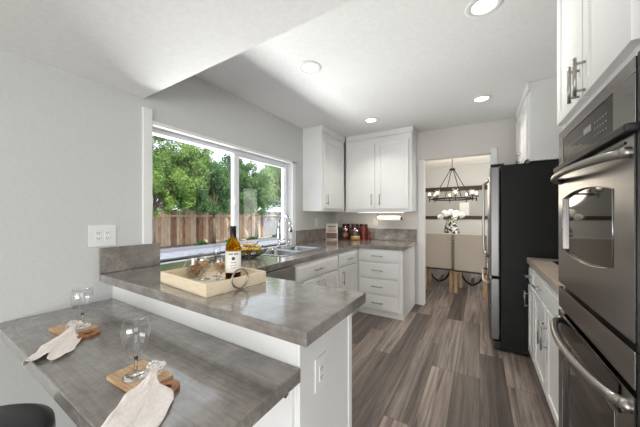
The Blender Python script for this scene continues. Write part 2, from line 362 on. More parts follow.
# left run (origin X=-1.40 faces, Y start)
cabinet('base_cabinet', (-1.40, 1.84, 0), '+X', 'white base cabinet under the sink with one wide drawer front over two doors', .83, .70, 0, .735,
        doors=[(.02, .405, .09, .685, .365, .60, .13), (.425, .81, .09, .685, .465, .60, .13)], toe=.07, toe_in=.012)
cab = [o for o in C.objects if o.name.startswith('base_cabinet')][-1]
MB().box(0, .83, 0, .035, .735, .87).build('face_rail', 'cabinet_white', cab, .002)
mb = MB(); slab(mb, .02, .81, .70, .845); d = mb.build('drawer_front', 'cabinet_white', cab, .002); pull(d, .36, .772, False, .15)
cabinet('base_cabinet', (-1.40, 2.672, 0), '+X', 'narrow white base cabinet with one drawer and one door at the inside corner', .61, .70, 0, .87,
        doors=[(.02, .52, .09, .685, .075, .575, .16)], drawers=[(.02, .52, .70, .845, .13)], toe=.07, toe_in=.012)
# dishwasher
dw = thing('dishwasher', (-1.40, 1.235, 0), 'grey dishwasher built under the counter between peninsula and sink', 'dishwasher', PI / 2)
MB().box(0, .60, 0, .6, .08, .87).build('body', 'black_plastic', dw)
MB().box(.005, .595, -.02, 0, .10, .72).build('door', 'dishwasher_grey', dw, .003)
MB().box(.005, .595, -.026, 0, .73, .862).build('control_panel', 'dishwasher_grey', dw, .003)
MB().box(.27, .37, -.029, -.026, .772, .80).build('latch_button', 'black_gloss', dw)
MB().box(.005, .595, -.012, 0, .715, .735).build('grip_gap', 'black_gloss', dw)
# peninsula
pen = thing('peninsula_cabinet', (-1.33, 1.0, 0), 'white panelled peninsula carrying the raised grey counter above the bar table', 'cabinet')
off = pen.location
bx('carcass', 'cabinet_white', (-2.12, -.575, .775, 1.2, 0, .87), pen, .002, off)
bx('end_panel', 'cabinet_white', (-.575, -.56, .775, 1.2, 0, .87), pen, .002, off)
mb = MB(off); mb.box(-.56, -.553, 1.18, 1.215, 0, .87); mb.build('corner_stile', 'cabinet_white', pen, .002)
d = bx('door', 'cabinet_white', (-1.0, -.585, .757, .775, .08, .69), pen, .003, off)
mb = MB(off); mb.tube([(-.601, .757, .645), (-.601, .745, .645)], .003, 8); mb.ball((-.601, .742, .645), .006); mb.build('knob', 'black_gloss', d, 0, True)
# countertops
def counter(name, poly, z0, z1, label, m='laminate', holes=None):
    c = (sum(p[0] for p in poly) / len(poly), sum(p[1] for p in poly) / len(poly), z0)
    o = MB(c).prism(poly, z0, z1).build(name, m, None, .003); o.location = c
    return tag(o, label, 'countertop')
# main L + peninsula worktop built as one continuous slab of rectangles (with sink cut-out)
SX0, SX1, SY0, SY1 = -2.02, -1.56, 1.88, 2.68
mb = MB((-1.6, 2.0, .87)); zt = (.871, .92)
xs = [-2.12, SX0, SX1, -1.38, -.81 + .02, -.48]; ys = [.70, 1.22, SY0, SY1, 3.255, 4.02]
def cell(x0, x1, y0, y1):
    cx, cy = (x0 + x1) / 2, (y0 + y1) / 2
    if SX0 < cx < SX1 and SY0 < cy < SY1: return False
    if cx < -1.38: return True
    if cy < 1.22: return True
    if cy > 3.255 and cx < -.79: return True
    return False
vt = {}
def gv(i, j, k):
    if (i, j, k) not in vt: vt[i, j, k] = mb._v([(xs[i], ys[j], zt[k])])[0]
    return vt[i, j, k]
filled = {(i, j) for i in range(5) for j in range(5) if cell(xs[i], xs[i + 1], ys[j], ys[j + 1])}
for i, j in filled:
    mb.bm.faces.new([gv(i, j, 1), gv(i + 1, j, 1), gv(i + 1, j + 1, 1), gv(i, j + 1, 1)])
    mb.bm.faces.new([gv(i, j, 0), gv(i, j + 1, 0), gv(i + 1, j + 1, 0), gv(i + 1, j, 0)])
    for (di, dj, a, b) in ((0, -1, (i, j), (i + 1, j)), (1, 0, (i + 1, j), (i + 1, j + 1)), (0, 1, (i + 1, j + 1), (i, j + 1)), (-1, 0, (i, j + 1), (i, j))):
        if (i + di, j + dj) not in filled:
            mb.bm.faces.new([gv(*a, 0), gv(*b, 0), gv(*b, 1), gv(*a, 1)])
bmesh.ops.dissolve_limit(mb.bm, angle_limit=.01, verts=mb.bm.verts, edges=mb.bm.edges)
ct = mb.build('countertop', 'laminate', None, .003); ct.location = (-1.6, 2.0, .87)
tag(ct, 'long grey concrete look worktop wrapping from peninsula past the sink to the back wall', 'countertop')
struct(bx('trim_sill', 'vinyl_white', (-2.19, -2.12, 1.02, 2.75, .905, .921)))
def splash(b, label):
    c = ((b[0] + b[1]) / 2, (b[2] + b[3]) / 2, b[4]); o = MB(c).box(*b).build('backsplash', 'laminate', None, .002); o.location = c
    return tag(o, label, 'backsplash')
splash((-2.12, -2.10, .70, 1.075, .921, 1.09), 'short brown grey backsplash standing on the near end of the worktop under the left outlet')
splash((-2.12, -2.10, 2.845, 4.0, .921, 1.10), 'grey backsplash strip on the window wall past the faucet')
splash((-2.12, -.79, 4.0, 4.02, .921, 1.10), 'grey backsplash strip behind the jars and cookbook on the back wall')
# bar table
bt = thing('bar_table', (-1.33, .52, 0), 'low brown grey breakfast bar top butted against the peninsula', 'table')
off = bt.location
bx('table_top', 'laminate', (-2.119, -.555, .275, .774, .695, .745), bt, .003, off)
bx('support_panel', 'cabinet_white', (-1.5, -1.46, .45, .774, 0, .695), bt, .002, off)

# upper cabinets
uc = cabinet('wall_cabinet', (-1.81, 3.0, 0), '+X', 'white wall cabinet with one door beside the window', .69, .31, 1.362, 2.519,
        doors=[(.045, .63, 1.40, 2.36, .085, 1.52, .14)])
MB().box(-.012, .67, -.022, 0, 2.44, 2.519).build('crown', 'cabinet_white', uc, .004)
uc = cabinet('wall_cabinet', (-1.785, 3.69, 0), '-Y', 'white double door wall cabinet above the paper towel roll', .995, .33, 1.362, 2.519,
        doors=[(.045, .475, 1.40, 2.36, .435, 1.535, .16), (.51, .955, 1.40, 2.36, .555, 1.535, .16)])
MB().box(.02, 1.012, -.022, 0, 2.44, 2.519).build('crown', 'cabinet_white', uc, .004)
MB().box(.995, 1.012, 0, .325, 2.44, 2.519).build('crown', 'cabinet_white', uc, .004)
MB().box(.0, .995, -.006, .02, 1.355, 1.39).build('light_rail', 'cabinet_white', uc, .002)
# cabinet over refrigerator
uc = cabinet('wall_cabinet', (.39, 3.86, 0), '-X', 'white wall cabinet hung above the black refrigerator', .83, .6, 1.80, 2.519,
        doors=[(.02, .405, 1.82, 2.40, .365, 1.90, .12), (.425, .81, 1.82, 2.40, .465, 1.90, .12)])
MB().box(-.0, .84, -.022, 0, 2.44, 2.519).build('crown', 'cabinet_white', uc, .004)

# right base run: from fridge (Y 3.03) to tower (Y 1.70); local x -> -Y
cabinet('base_cabinet', (.40, 3.025, 0), '-X', 'narrow white base cabinet beside the refrigerator with drawer and door', .29, .58, 0, .87,
        doors=[(.02, .275, .09, .685, .06, .55, .15)], drawers=[(.02, .275, .70, .845, .09)], toe=.07, toe_in=.02)
cabinet('base_cabinet', (.40, 2.733, 0), '-X', 'white base cabinet under the cooktop with wide drawer over two doors', .91, .58, 0, .87,
        doors=[(.02, .445, .09, .685, .405, .50, .17), (.465, .89, .09, .685, .505, .50, .17)], toe=.07, toe_in=.02)
cab = [o for o in C.objects if o.name.startswith('base_cabinet')][-1]
cab = [o for o in C.objects if o.get('label', '').startswith('white base cabinet under the cooktop')][0]
mb = MB(); slab(mb, .02, .89, .70, .845); d = mb.build('drawer', 'cabinet_white', cab, .002); pull(d, .27, .772, False, .15)
o = counter('countertop', [(.366, 1.702), (.98, 1.702), (.98, 3.028), (.366, 3.028)], .871, .92, 'short beige worktop carrying the black cooktop beside the refrigerator', 'laminate_warm')
ck = thing('cooktop', (.74, 2.45, .921), 'flat black glass cooktop set into the beige worktop', 'cooktop')
MB().box(-.23, .22, -.38, .38, 0, .006).build('glass_top', 'black_glass', ck, .002)
for cx, cy in ((-.1, -.2), (.1, -.2), (-.1, .2), (.1, .2)): MB().lathe([(.085, .0065), (.088, .0065), (.088, .0062), (.085, .0062)], 32, (cx, cy, 0), True).build('burner_ring', 'grey_mark', ck)

# oven tower cabinet (X face .345), Y .90 - 1.70
tw = thing('oven_tower_cabinet', (.66, 1.30, 0), 'tall white cabinet tower housing the two stainless ovens', 'cabinet')
off = tw.location
mb = MB(off); mb.box(.345, .98, .97, 1.70, 1.70, 2.519);  mb.box(.345, .98, 1.685, 1.70, 0, 1.70); mb.box(.345, .98, .86, .925, 0, 2.16); mb.box(.345, .98, .925, 1.685, 0, .17); mb.box(.96, .98, .925, 1.685, .17, 1.70)
mb.build('carcass', 'cabinet_white', tw, .002)
for y0, y1, hy in ((1.325, 1.685, 1.352), (.955, 1.31, 1.285)):
    mb = MB(off).xf(Matrix.Translation((.345, y1, 0)) @ Matrix.Rotation(-PI / 2, 4, 'Z')); shaker(mb, 0, y1 - y0, 1.735, 2.45, s=.05); d = mb.build('door', 'cabinet_white', tw, .002)
    mb = MB(off); x = .292
    mb.tube([(x, hy, 1.73), (x, hy, 1.868)], .006, 10)
    for z in (1.75, 1.848): mb.tube([(.325, hy, z), (x, hy, z)], .005, 8)
    mb.build('handle', 'nickel', d, 0, True)
# ovens
def arc_handle(par, off, z, y0, y1, bow, r, dz=0):
    mb = MB(off); pts = []
    for i in range(21):
        t = i / 20; pts.append((.325 - bow * (math.sin(PI * t) ** .55 if 0 < t < 1 else 0), y0 + (y1 - y0) * t, z + dz * math.sin(PI * t)))
    mb.tube(pts, r, 14)
    for y in (y0, y1): mb.ball((.322, y, z), r * 1.25, 10)
    return mb.build('handle', 'nickel', par, 0, True)
YF, YN = 1.68, .955
ov = thing('wall_oven', (.62, 1.32, .955), 'upper stainless steel wall oven with black control panel and rounded window', 'oven')
off = ov.location
bx('body', 'black_plastic', (.35, .93, .935, 1.68, .965, 1.695), ov, 0, off)
# control panel: stainless surround with inset black glass
mb = MB(off); mb.box(.326, .35, YN, YF, 1.655, 1.695).box(.326, .35, YN, 1.08, 1.53, 1.655).box(.326, .35, 1.615, YF, 1.53, 1.655)
cp = mb.build('control_panel', 'stainless', ov, .002)
bx('display_glass', 'black_glass', (.329, .35, 1.08, 1.615, 1.53, 1.655), cp, 0, off)
mb = MB(off)
for i in range(5):
    for j in range(3): mb.box(.3275, .329, 1.13 + i * .022, 1.14 + i * .022, 1.565 + j * .022, 1.569 + j * .022)
for i in range(6):
    for j in range(2): mb.box(.3275, .329, 1.36 + i * .03, 1.374 + i * .03, 1.57 + j * .03, 1.574 + j * .03)
mb.box(.3275, .329, 1.26, 1.335, 1.595, 1.618)
mb.build('touch_marks', 'grey_mark', cp)
bx('side_channel', 'black_plastic', (.329, .344, .90, .952, .965, 1.70), ov, .002, off)
# black strip built in for the shadowed gap below the control panel
mb = MB(off); mb.box(.305, .35, YN - .012, YF + .004, 1.508, 1.53); mb.build('gap_shadow', 'black_plastic', ov, .006)
# door with arched window opening
def oven_door(par, off, z0, z1, wy0, wy1, wz0, wz1, arch, x=.325):
    mb = MB(off); N = 12
    def arcz(t, top):  # t 0..1 across window
        e = 4 * t * (1 - t)
        return (wz1 - arch + arch * e) if top else (wz0 + arch - arch * e)
    for top in (True, False):
        for i in range(N):
            ta, tb = i / N, (i + 1) / N; ya, yb = wy0 + (wy1 - wy0) * ta, wy0 + (wy1 - wy0) * tb
            za, zb = arcz(ta, top), arcz(tb, top); zo = z1 if top else z0
            v = mb._v([(x, ya, za), (x, yb, zb), (x, yb, zo), (x, ya, zo)]); mb.bm.faces.new(v)
            v = mb._v([(x, ya, za), (x, yb, zb), (x + .02, yb, zb), (x + .02, ya, za)]); mb.bm.faces.new(v)
    mb.box(x, x + .025, YN, wy0, z0, z1).box(x, x + .025, wy1, YF, z0, z1)
    mb.box(x + .021, x + .025, wy0, wy1, wz1 + .002, z1).box(x + .021, x + .025, wy0, wy1, z0, wz0 - .002)
    bmesh.ops.remove_doubles(mb.bm, verts=mb.bm.verts, dist=.0002)
    d = mb.build('door', 'stainless', par)
    mb = MB(off); mb.box(x + .010, x + .014, wy0, wy1, wz0, wz1); mb.build('window', 'oven_glass', d)
    mb = MB(off); pts = []
    for i in range(N + 1): pts.append((x - .001, wy0 + (wy1 - wy0) * i / N, arcz(i / N, True)))
    for i in range(N + 1): pts.append((x - .001, wy1 - (wy1 - wy0) * i / N, arcz(1 - i / N, False)))
    mb.tube(pts, .0012, 6, True); mb.build('window_trim', 'chrome', d, 0, True)
    return d
dr = oven_door(ov, off, .985, 1.504, 1.075, 1.60, 1.125, 1.402, .025)
mb = MB(off); mb.box(.322, .3255, 1.0, 1.14, 1.487, 1.494).box(.322, .3255, 1.16, 1.30, 1.487, 1.494).box(.322, .3255, 1.32, 1.46, 1.487, 1.494); mb.build('vent_slot', 'black_gloss', dr)
arc_handle(dr, off, 1.462, 1.645, .985, .062, .0125)
lo = thing('wall_oven', (.62, 1.32, .18), 'lower stainless steel wall oven with dark glass door below the upper oven', 'oven')
off = lo.location
bx('body', 'black_plastic', (.35, .93, .935, 1.68, .18, .96), lo, 0, off)
bx('side_channel', 'black_plastic', (.329, .344, .90, .952, .18, .962), lo, .002, off)
bx('vent_panel', 'stainless', (.325, .35, YN, YF, .868, .962), lo, .003, off)
dr = oven_door(lo, off, .20, .850, 1.06, 1.60, .30, .75, .0)
arc_handle(dr, off, .812, 1.645, .985, .062, .0135)
bx('upper_glass_strip', 'black_glass', (.3215, .325, 1.03, 1.62, .765, .842), dr, 0, off)

# ============================================================ REFRIGERATOR
fr = thing('refrigerator', (.50, 3.49, 0), 'tall black sided refrigerator with stainless steel doors', 'refrigerator')
off = fr.location
bx('body', 'fridge_black', (.17, .96, 3.035, 3.945, .02, 1.785), fr, .006, off)
for y0, y1, hy, nm in ((3.035, 3.485, 3.44, 0), (3.495, 3.945, 3.54, 1)):
    d = bx('door', 'fridge_steel', (.085, .165, y0, y1, .71, 1.775), fr, .012, off)
    mb = MB(off); pts = [(.085, hy, .84), (.045, hy, .90)] + [(.035, hy, .90 + .75 * i / 8) for i in range(9)] + [(.045, hy, 1.66), (.085, hy, 1.70)]
    mb.tube(pts, .012, 10); mb.build('handle', 'stainless_pale', d, 0, True)
d = bx('freezer_drawer', 'fridge_steel', (.085, .165, 3.035, 3.945, .10, .695), fr, .012, off)
mb = MB(off); mb.tube([(.085, 3.10, .63), (.04, 3.11, .645)] + [(.03, 3.14 + .7 * i / 8, .65) for i in range(9)] + [(.04, 3.87, .645), (.085, 3.88, .63)], .012, 10); mb.build('handle', 'stainless_pale', d, 0, True)
bx('base_grille', 'black_plastic', (.12, .17, 3.04, 3.94, .02, .09), fr, 0, off)
bx('hinge_cap', 'black_plastic', (.09, .20, 3.04, 3.12, 1.785, 1.80), fr, .003, off)
for x in (.2, .9):
    for y in (3.08, 3.9): MB(off).lathe([(0, 0), (.02, 0), (.02, .022), (0, .022)], 12, (x, y, 0)).build('levelling_foot', 'black_plastic', fr)

# ============================================================ SINK, FAUCET
sk = thing('kitchen_sink', (-1.79, 2.28, .92), 'double bowl stainless steel sink set in the worktop by the window', 'sink')
off = sk.location
def bowl(y0, y1, x0=-1.985, x1=-1.595, zb=.75):
    mb = MB(off); rt = .9225; n = 5
    def rr(x0, x1, y0, y1, r, z):
        pts = []
        for cx, cy, a0 in ((x1 - r, y1 - r, 0), (x0 + r, y1 - r, PI / 2), (x0 + r, y0 + r, PI), (x1 - r, y0 + r, 3 * PI / 2)):
            for i in range(n + 1): a = a0 + PI / 2 * i / n; pts.append((cx + r * math.cos(a), cy + r * math.sin(a), z))
        return pts
    rings = [mb._v(rr(x0 - .001, x1 + .001, y0 - .001, y1 + .001, .05, rt)), mb._v(rr(x0, x1, y0, y1, .05, rt - .012)), mb._v(rr(x0 + .012, x1 - .012, y0 + .012, y1 - .012, .05, zb + .02)), mb._v(rr(x0 + .03, x1 - .03, y0 + .03, y1 - .03, .04, zb))]
    for A, B in zip(rings, rings[1:]):
        for i in range(len(A)): mb.bm.faces.new([A[i], A[(i + 1) % len(A)], B[(i + 1) % len(A)], B[i]])
    mb.bm.faces.new(rings[-1])
    b = mb.build('bowl', 'steel_bowl', sk, 0, True, .0015)
    mb = MB(off); mb.lathe([(0, .003), (.035, .003), (.042, .0)], 20, ((x0 + x1) / 2, (y0 + y1) / 2, zb + .002)); mb.build('drain', 'chrome', b, 0, True)
bowl(1.925, 2.265); bowl(2.30, 2.635)
mb = MB(off); X0, X1, Y0, Y1 = -2.035, -1.55, 1.865, 2.695
mb.box(X0, -1.985, Y0, Y1, .9205, .925).box(-1.595, X1, Y0, Y1, .9205, .925).box(-1.985, -1.595, Y0, 1.925, .9205, .925).box(-1.985, -1.595, 2.635, Y1, .9205, .925).box(-1.985, -1.595, 2.265, 2.30, .9205, .925)
mb.build('rim', 'steel_bowl', sk, .002)
fc = thing('kitchen_faucet', (-2.075, 2.44, .92), 'tall chrome gooseneck faucet behind the sink', 'faucet')
MB().lathe([(0, 0), (.028, 0), (.028, .008), (.018, .02), (.018, .09), (0, .09)], 20).build('base', 'chrome', fc, 0, True)
pts = [(0, 0, .05), (0, 0, .28)] + [(.10 - .10 * math.cos(a), -.02 * (1 - math.cos(a)), .29 + .10 * math.sin(a)) for a in [PI * i / 12 for i in range(0, 12)]] + [(.205, -.04, .27)]
MB().tube(pts, .012, 12).build('spout', 'chrome', fc, 0, True)
MB().tube([(.204, -.04, .29), (.212, -.042, .19)], [.014, .019], 14).build('spray_head', 'chrome', fc, 0, True)
MB().tube([(0, .015, .06), (0, .05, .075), (.02, .09, .10)], .007, 10).build('lever', 'chrome', fc, 0, True)
sp = thing('soap_dispenser', (-2.07, 2.62, .921), 'small chrome soap pump right of the faucet', 'dispenser')
MB().lathe([(0, 0), (.018, 0), (.018, .01), (.009, .015), (.009, .07), (0, .07)], 16).build('base', 'chrome', sp, 0, True)
MB().tube([(0, 0, .06), (0, 0, .08), (.05, 0, .078)], .006, 8).build('nozzle', 'chrome', sp, 0, True)

# ============================================================ SMALL FIXTURES
def outlet_plate(loc, rz, w, h, gang, label, black=None):
    t = thing('wall_outlet', loc, label, 'outlet', rz)
    MB().box(-w / 2, w / 2, -.006, 0, -h / 2, h / 2).build('cover_plate', 'trim_white', t, .002)
    for g in range(gang):
        cx = (g - (gang - 1) / 2) * .05
        f = MB().box(cx - .016, cx + .016, -.009, -.006, -.034, .034).build('socket', 'vinyl_white', t, .001)
        for cz in (-.018, .018):
            mb = MB(); mb.box(cx - .008, cx - .005, -.0096, -.009, cz - .004, cz + .006).box(cx + .005, cx + .008, -.0096, -.009, cz - .004, cz + .006).box(cx - .002, cx + .002, -.0096, -.009, cz - .010, cz - .006)
            mb.build('receptacle', 'black_plastic', f)
    return t
outlet_plate((-2.12, .72, 1.17), PI / 2, .145, .14, 2, 'white two gang outlet plate on the grey wall above the short backsplash')
outlet_plate((-.56, .915, .66), PI / 2, .082, .135, 1, 'white outlet on the end panel of the peninsula')
outlet_plate((-1.42, 4.02, 1.2), 0, .075, .12, 1, 'white outlet on the back wall left of the paper towel roll')
outlet_plate((-2.12, 3.35, 1.2), PI / 2, .075, .12, 1, 'white outlet on the window wall behind the cookbook')
pt = thing('paper_towel_holder', (-1.15, 3.86, 1.361), 'white paper towel roll mounted sideways under the double door wall cabinet', 'paper towel')
MB().tube([(-.17, 0, -.10), (.17, 0, -.10)], .040, 24).build('paper_roll', 'paper_white', pt, 0, False)
mb = MB(); mb.tube([(-.19, 0, -.10), (.20, 0, -.10)], .008, 10); mb.box(.195, .203, -.02, .02, -.12, -.0005); mb.box(-.195, -.187, -.02, .02, -.12, -.0005); mb.build('bracket', 'nickel', pt)
MB().tube([(.172, 0, -.10), (.194, 0, -.10)], .026, 16).build('end_knob', 'black_plastic', pt)
ul = thing('undercabinet_light', (-1.25, 3.74, 1.361), 'slim warm strip light under the double door wall cabinet', 'light')
MB().box(-.35, .35, -.015, .015, -.012, -.0005).build('housing', 'trim_white', ul, .001); MB().box(-.34, .34, -.011, .011, -.0135, -.012).build('diffuser', 'lamp_lens', ul)
d = bpy.data.lights.new('undercabinet_lamp', 'AREA'); d.shape = 'RECTANGLE'; d.size = .66; d.size_y = .02; d.energy = 1.6; d.color = (1, .82, .62)
o = bpy.data.objects.new('undercabinet_lamp', d); C.objects.link(o); o.location = (-1.25, 3.74, 1.345)
# recessed lights; the ones behind the camera are unseen, added as fill
for k, (x, y, lab) in enumerate(((-1.195, 1.79, 'recessed ceiling light nearest the window'), (-1.185, 3.18, 'small recessed ceiling light above the corner wall cabinets'), (.015, 3.20, 'recessed ceiling light in front of the refrigerator cabinet'), (.02, 1.79, 'recessed ceiling light beside the oven tower at the top edge'),
                                 (-1.2, -2.2, 'added unseen fill downlight behind the camera left'), (1.2, -2.2, 'added unseen fill downlight behind the camera right'), (.1, -3.2, 'added unseen fill downlight behind the camera far'))):
    t = thing('recessed_light', (x, y, 2.52), lab, 'light', 0, 'recessed ceiling lights')
    MB().lathe([(.064, -.006), (.096, -.002), (.098, 0), (.062, -.0005)], 36, closed=True).build('trim_ring', 'trim_white', t, 0, True)
    MB().lathe([(0, -.006), (.04, -.0055), (.062, -.003)], 36).build('lens', 'lamp_lens', t, 0, True)
    d = bpy.data.lights.new('downlight', 'AREA'); d.shape = 'DISK'; d.size = .12; d.spread = math.radians(115); d.energy = 3.6; d.color = (1, .95, .88)
    o = bpy.data.objects.new('downlight', d); C.objects.link(o); o.location = (x, y, 2.508)

# ============================================================ TRAY AND CONTENTS
TZ = .9205
tr = thing('serving_tray', (-1.298, .955, TZ), 'pale wooden serving tray with ring handles on the peninsula', 'tray', math.radians(-5))
a, b_, h, tk = .238, .182, .062, .010
MB().box(-a, a, -b_, b_, 0, .008).build('base', 'tray_wood', tr, .001)
for bb in ((-a, a, -b_, -b_ + tk, .008, h), (-a, a, b_ - tk, b_, .008, h), (-a, -a + tk, -b_ + tk, b_ - tk, .008, h), (a - tk, a, -b_ + tk, b_ - tk, .008, h)):
    MB().box(*bb).build('side', 'tray_wood', tr, .001)
for sx in (-1, 1):
    mb = MB(); x = sx * (a + .006)
    mb.tube([(x, .048 * math.cos(t), h - .006 + .048 * math.sin(t)) for t in [2 * PI * i / 28 for i in range(28)]], .0045, 8, True)
    mb.build('ring_handle', 'nickel', tr, 0, True)
tm = Matrix.Translation((-1.305, .955, TZ)) @ Matrix.Rotation(math.radians(-5), 4, 'Z')
def ontray(x, y): return tm @ Vector((x, y, .0085))
# wine bottle
wb = thing('wine_bottle', ontray(.095, .07), 'amber wine bottle with cream label and black capsule standing in the tray', 'bottle')
R_ = .042
MB().lathe([(0, .004), (R_ - .006, 0), (R_, .006), (R_, .185), (.039, .207), (.026, .228), (.0155, .25), (.0145, .31), (0, .31)], 32).build('glass_body', 'amber_glass', wb, 0, True)
MB().lathe([(0, .008), (R_ - .004, .008), (R_ - .003, .05), (0, .05)], 28).build('wine', 'wine_dark', wb, 0, True)
lb = MB().lathe([(R_ + .0004, .052), (R_ + .0008, .055), (R_ + .0008, .172), (R_ + .0004, .172)], 32, closed=True).build('label_band', 'label_paper', wb, 0, True)
MB().lathe([(.0165, .248), (.0160, .300), (.0172, .301), (.0172, .312), (0, .3125)], 24).build('capsule', 'foil_black', wb, 0, True)
mb = MB(); va = math.atan2(-.955 - .02, 1.2)  # towards camera
def onlab(u, z, r=R_ + .0012): return (r * math.cos(va + u / r), r * math.sin(va + u / r), z)
def lab_rect(u0, u1, z0, z1):
    n = 4
    for i in range(n):
        ua, ub = u0 + (u1 - u0) * i / n, u0 + (u1 - u0) * (i + 1) / n
        mb.bm.faces.new(mb._v([onlab(ua, z0), onlab(ub, z0), onlab(ub, z1), onlab(ua, z1)]))
for i in range(8):   # emblem disc
    a0, a1 = 2 * PI * i / 8, 2 * PI * (i + 1) / 8
    mb.bm.faces.new(mb._v([onlab(0, .132), onlab(.010 * math.cos(a0), .132 + .010 * math.sin(a0)), onlab(.010 * math.cos(a1), .132 + .010 * math.sin(a1))]))
for k in range(9):
    if k != 4: lab_rect(-.026 + k * .006, -.022 + k * .006, .153, .161)
lab_rect(-.016, .016, .108, .111); lab_rect(-.02, .02, .094, .096); lab_rect(-.014, .014, .08, .082)
mb.build('label_print', 'ink', lb)
# stemware builder
def stem_glass(name, loc, label, cat, foot, stemh, bowl, group=None, rz=0, th=.0012, n=28):
    t = thing(name, loc, label, cat, rz, group)
    MB().lathe([(0, .0), (foot, 0), (foot, .002), (foot * .4, .006), (.005, .012), (.0042, stemh * .6), (.006, stemh), (0, stemh)], n).build('stem_and_foot', 'clear_glass', t, 0, True)
    outer = [(r, stemh - .001 + z) for r, z in bowl]; inner = [(max(r - th, 0), z + th * (1 if i == 0 else .2)) for i, (r, z) in enumerate(outer)]
    inner[-1] = (outer[-1][0] - th, outer[-1][1])
    MB().lathe(outer + inner[::-1], n).build('bowl', 'stemware', t, 0, True)
    return t
wine_bowl = [(0, 0), (.014, .004), (.030, .018), (.040, .042), (.043, .068), (.041, .095), (.037, .115)]
def corks(t, n, r, z0, z1):
    for i in range(n):
        mb = MB(); a = 2.4 * i; z = z0 + (z1 - z0) * i / max(n - 1, 1); rad = r * (.35 + .4 * ((i * 37) % 10) / 10)
        c = Vector((rad * math.cos(a), rad * math.sin(a), z)); d = Vector((math.cos(a * 1.7), math.sin(a * 2.3), .5 * math.cos(i))).normalized() * .011
        mb.tube([c - d, c + d], .0075, 10)
        k = mb.build('wine_cork', 'cork', None, 0, False); k.location = t.location
        tag(k, 'tan wine corks lying in the tall textured tumbler' if t.name.startswith('glass_tumbler') else ('tan wine corks in the left short wine glass on the tray' if 'left' in t['label'] else 'tan wine corks in the short wine glass beside the bottle'), 'cork', None, None)
        k['group'] = 'corks in ' + t['label']
gt = thing('glass_tumbler', ontray(-.165, -.01), 'wide clear ribbed glass tumbler filled with corks at the left of the tray', 'glass')
prof = [(0, 0), (.040, 0), (.046, .01)] + [(.047 + (.002 if i % 2 else -.001), .015 + i * .0105) for i in range(11)] + [(.048, .14)]
inn = [(r - .0028, max(z, .004)) for r, z in prof]; inn[0] = (0, .004)
MB().lathe(prof + inn[::-1], 24).build('vessel', 'stemware', gt, 0, True)
corks(gt, 24, .040, .018, .10)
g1 = stem_glass('wine_glass', ontray(-.07, -.008), 'left short stemmed glass of corks in front on the tray', 'glass', .03, .045, wine_bowl)
corks(g1, 9, .034, .075, .112)
g2 = stem_glass('wine_glass', ontray(.005, .05), 'right short stemmed glass of corks next to the wine bottle', 'glass', .03, .035, wine_bowl)
corks(g2, 9, .034, .066, .10)
flute = [(0, 0), (.008, .006), (.017, .03), (.022, .07), (.023, .11), (.021, .15)]
stem_glass('champagne_flute', ontray(-.03, .14), 'tall clear champagne flute behind the cork tumbler', 'glass', .028, .05, flute)
stem_glass('champagne_flute', ontray(-.082, .08), 'tall clear champagne flute in the middle of the tray', 'glass', .028, .05, flute)

# ============================================================ BAR PLACE SETTINGS
BZ = .7455
big_bowl = [(0, 0), (.014, .004), (.028, .014), (.037, .034), (.042, .06), (.043, .082), (.040, .106), (.037, .122)]
def board(loc, rz, label):
    t = thing('cutting_board', loc, label, 'cutting board', rz)
    def rrect(x0, x1, y0, y1, r):
        p = []
        for cx, cy, a0 in ((x1 - r, y1 - r, 0), (x0 + r, y1 - r, PI / 2), (x0 + r, y0 + r, PI), (x1 - r, y0 + r, 3 * PI / 2)):
            p += [(cx + r * math.cos(a0 + PI / 2 * i / 4), cy + r * math.sin(a0 + PI / 2 * i / 4)) for i in range(5)]
        return p
    MB().prism(rrect(-.11, .085, -.06, .06, .012), 0, .012).build('board', 'board_wood', t, .002)
    mb = MB(); n = 24; ro, ri, cx = .040, .017, .128  # ring handle
    A = [[mb._v([(cx + r * math.cos(2 * PI * i / n), r * 1.1 * math.sin(2 * PI * i / n), z)])[0] for i in range(n)] for r, z in ((ro, 0), (ro, .012), (ri, .012), (ri, 0))]
    for k in range(4):
        for i in range(n): mb.bm.faces.new([A[k][i], A[k][(i + 1) % n], A[(k + 1) % 4][(i + 1) % n], A[(k + 1) % 4][i]])
    mb.box(.080, .10, -.022, .022, 0.0002, .0118)
    mb.build('handle', 'board_end', t, .0015)
    return t
board((-1.675, .46, BZ), math.radians(6), 'small wooden serving board under the glass nearest the wall')
board((-.975, .44, BZ), math.radians(3), 'small wooden serving board under the glass in the foreground')
stem_glass('water_goblet', (-1.665, .485, BZ + .0125), 'clear stemmed goblet on the board nearest the wall', 'glass', .037, .066, big_bowl)
stem_glass('water_goblet', (-.995, .43, BZ + .0125), 'clear stemmed goblet on the foreground board', 'glass', .037, .066, big_bowl)
